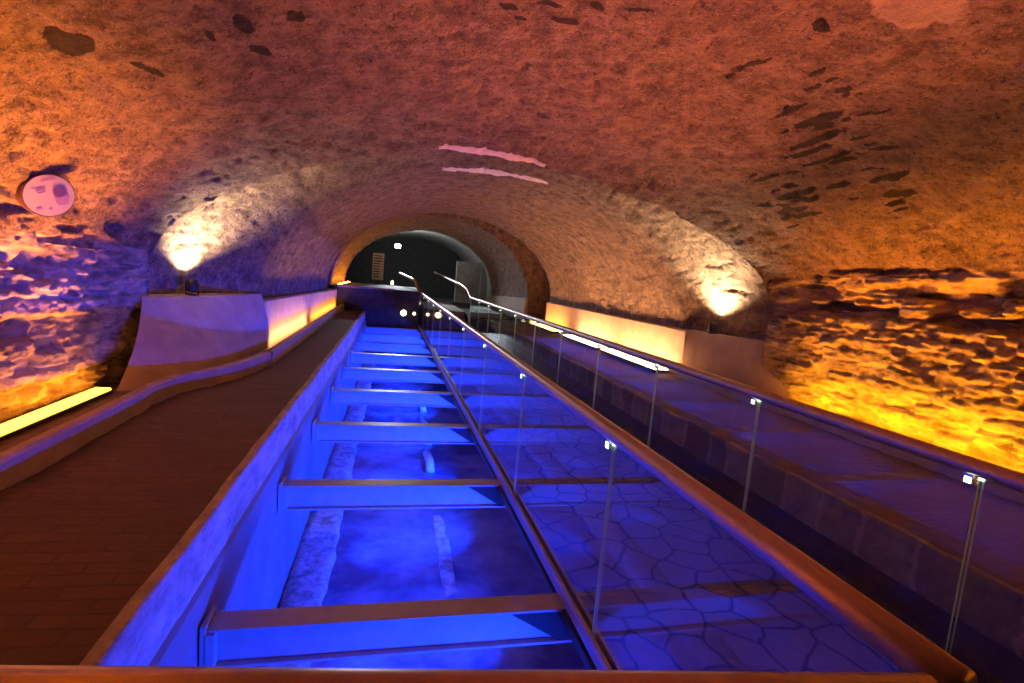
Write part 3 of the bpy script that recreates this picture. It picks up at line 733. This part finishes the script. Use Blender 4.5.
mb = MB(); mb.b2((2.45, 21.8, .42), (3.72, 22.1, 2.14)); mb.b2((3.46, 21.7, .42), (3.78, 21.8, 2.26)); tag(mb.build('wall_right', M['grey']), 'pale plastered stub wall at the right of the far chamber', 'wall', kind='structure')
mb = MB(); mb.b2((-3, -4.6, -1.3), (5, -4.4, 3.6)); tag(mb.build('wall_back', M['dark']), 'wall behind the visitor', 'wall', kind='structure')

r = thing('floodlight', 'bright white floodlight high in the dark far chamber', 'floodlight', (.02, 21, 2.48))
MB().b2((-.12, .0, -.09), (.12, .10, .09)).build('housing', M['black'], r, bevel=.01)
MB().b2((-.10, -.012, -.07), (.10, -.001, .07)).build('lens', M['flood'], r)
MB().b2((-.015, .03, .09), (.015, .06, .62)).build('bracket', M['black'], r)
lamp('chamber_beam', 'SPOT', (.02, 20.95, 2.48), (1.9, 15.0, .1), 900, (.85, .95, 1.0), spot_size=math.radians(60), spot_blend=.7, shadow_soft_size=.08)
lamp('chamber_beam', 'SPOT', (.02, 21.14, 2.45), (2.5, 25, 2.5), 200, (.85, .95, 1.0), spot_size=math.radians(150), spot_blend=.8, shadow_soft_size=.06)  # added backward fill for the chamber; the floodlight itself faces forward
r = thing('display_panel', 'tall pale display panel standing in the dark far chamber', 'display panel', (-.68, 21, .44))
MB().b2((-.21, -.03, .68), (.21, .03, 1.7)).build('board', M['panel'], r, bevel=.01)
mb = MB()
for i in range(9): MB().b2((-.17, -.034, .78 + i * .1), (random.uniform(.02, .16), -.030, .82 + i * .1)).build('lettering', M['ink'], r)
MB().b2((-.03, -.02, .03), (.03, .02, .68)).build('post', M['black'], r)
MB().b2((-.2, -.12, 0), (.2, .12, .03)).build('foot', M['black'], r)
def wall_lamp(x, z, rad, mat, label, y=14.815):
    r = thing('wall_lamp', label, 'lamp', (x, y, z), 'small lamps at the end of the trench')
    sg = 14
    def cyl(rr, y0, y1): 
        v = [(rr * math.cos(2 * math.pi * i / sg), yy, rr * math.sin(2 * math.pi * i / sg)) for yy in (y0, y1) for i in range(sg)]
        return MB().add(v, [tuple(range(sg)), tuple(range(sg, 2 * sg))] + [(i, (i + 1) % sg, sg + (i + 1) % sg, sg + i) for i in range(sg)])
    cyl(rad * 1.2, -.03, 0).build('backplate', M['black'], r); cyl(rad, -.055, -.031).build('lens', mat, r)
wall_lamp(.27, .40, .08, M['lamp'], 'bright yellow lamp on the dark end wall, left of the pair of cream lamps')
wall_lamp(.56, .40, .045, M['lampw'], 'cream lamp on the end wall next to the bright yellow one', 14.815)
r = thing('lantern', 'small cream lantern on the platform below the floodlight', 'lantern', (-.10, 18.3, 1.02))
MB().b2((-.06, -.06, 0), (.06, .06, .03)).build('base', M['black'], r); MB().b2((-.045, -.045, .03), (.045, .045, .16)).build('globe', M['lampw'], r, bevel=.015); MB().b2((-.06, -.06, .16), (.06, .06, .18)).build('cap', M['black'], r)

# ------------------------------------------------------------------ blue floods in the trench, trough beams, added fill lamps
def strip(name, loc, aim, length, width, power, color, spread):
    o = lamp(name, 'AREA', loc, Vector(loc) + Vector(aim), power, color, shape='RECTANGLE', size=width, size_y=length, spread=math.radians(spread))
    # long side along the tunnel
    z = -Vector(aim).normalized(); y = Vector((0, 1, 0)); x = y.cross(z)
    o.rotation_euler = Matrix((x, y, z)).transposed().to_euler()
    return o
for y in [BY[0] - 1.05] + [b - 1.05 for b in BY[1:]]:
    o = lamp('trench_blue_light', 'AREA', (1.155, y, -.42), (1.155 - .8, y + .62, -.50), (62 if y < 12 else 22), BLUE, shape='RECTANGLE', size=.13, size_y=.05, spread=math.radians(95))
    lamp('trench_blue_light', 'SPOT', (-.50, y + .3, -.62), (2.2, y + .5, -1.45), 95, BLUE, spot_size=math.radians(95), spot_blend=.8, shadow_soft_size=.012)  # unseen spot on the left, added to brighten the trench bed
for i in range(10):
    y = .95 + i
    lamp('blue_wall_fill', 'SPOT', (2.31, y, .085), (2.31 - 1, y + .42, .085 + .06), 340, BLUE, spot_size=math.radians(31), spot_blend=.55, shadow_soft_size=.012)  # added blue spots, hidden behind the handrail, to tint the left wall
strip('wall_grazer_lamp', (4.22, 2.2, .475), (.12, 0, 1), 5.3, .05, 42, ORANGE, 60)
strip('wall_wash_fill', (4.20, 2.2, .50), (1, 0, .45), 5.3, .04, 42, (1.0, .36, .004), 110)  # added lamp brightening the foot of the right wall
strip('wall_wash_fill', (-2.06, 2.1, .50), (-1, 0, .22), 5.0, .04, 16, (1.0, .30, .02), 100)  # same added wash for the foot of the left wall
strip('vault_fill', (4.16, 2.2, .475), (-1, 0, .80), 5.3, .05, 80, (1.0, .22, .07), 56)  # added fill for the crown and left vault, no fitting of its own
strip('wall_grazer_lamp', (-2.16, 2.1, .475), (.04, 0, 1), 4.8, .05, 105, ORANGE, 56)

w = bpy.data.worlds.new('world'); SC.world = w; w.use_nodes = True
w.node_tree.nodes['Background'].inputs[0].default_value = (.004, .003, .004, 1); w.node_tree.nodes['Background'].inputs[1].default_value = 1

# ------------------------------------------------------------------ camera
F = 523.0; rr = math.radians(3.3)
vy = Vector((396 - 512., 341.5 - 270, -F)).normalized()
cc = -(math.cos(rr) * vy[0] - math.sin(rr) * vy[1]) / vy[2]
vx = Vector((math.cos(rr), -math.sin(rr), cc)).normalized(); vz = vx.cross(vy)
cam = bpy.data.cameras.new('camera'); co = bpy.data.objects.new('camera', cam); link(co)
R = Matrix((vx, vy, vz))      # world axes in camera coordinates = camera-to-world rotation
co.matrix_world = Matrix.Translation((0, 0, CAM_H)) @ R.to_4x4()
cam.sensor_width = 36; cam.lens = 36 * F / 1024; cam.clip_start = .05; cam.clip_end = 100
SC.camera = co
SC.view_settings.view_transform = 'Standard'; SC.view_settings.look = 'None'; SC.view_settings.gamma = 1; SC.view_settings.exposure = 0
SC.view_settings.use_curve_mapping = False
SC.cycles.use_denoising = True
SC.cycles.max_bounces = 8; SC.cycles.transparent_max_bounces = 16; SC.cycles.sample_clamp_indirect = 6
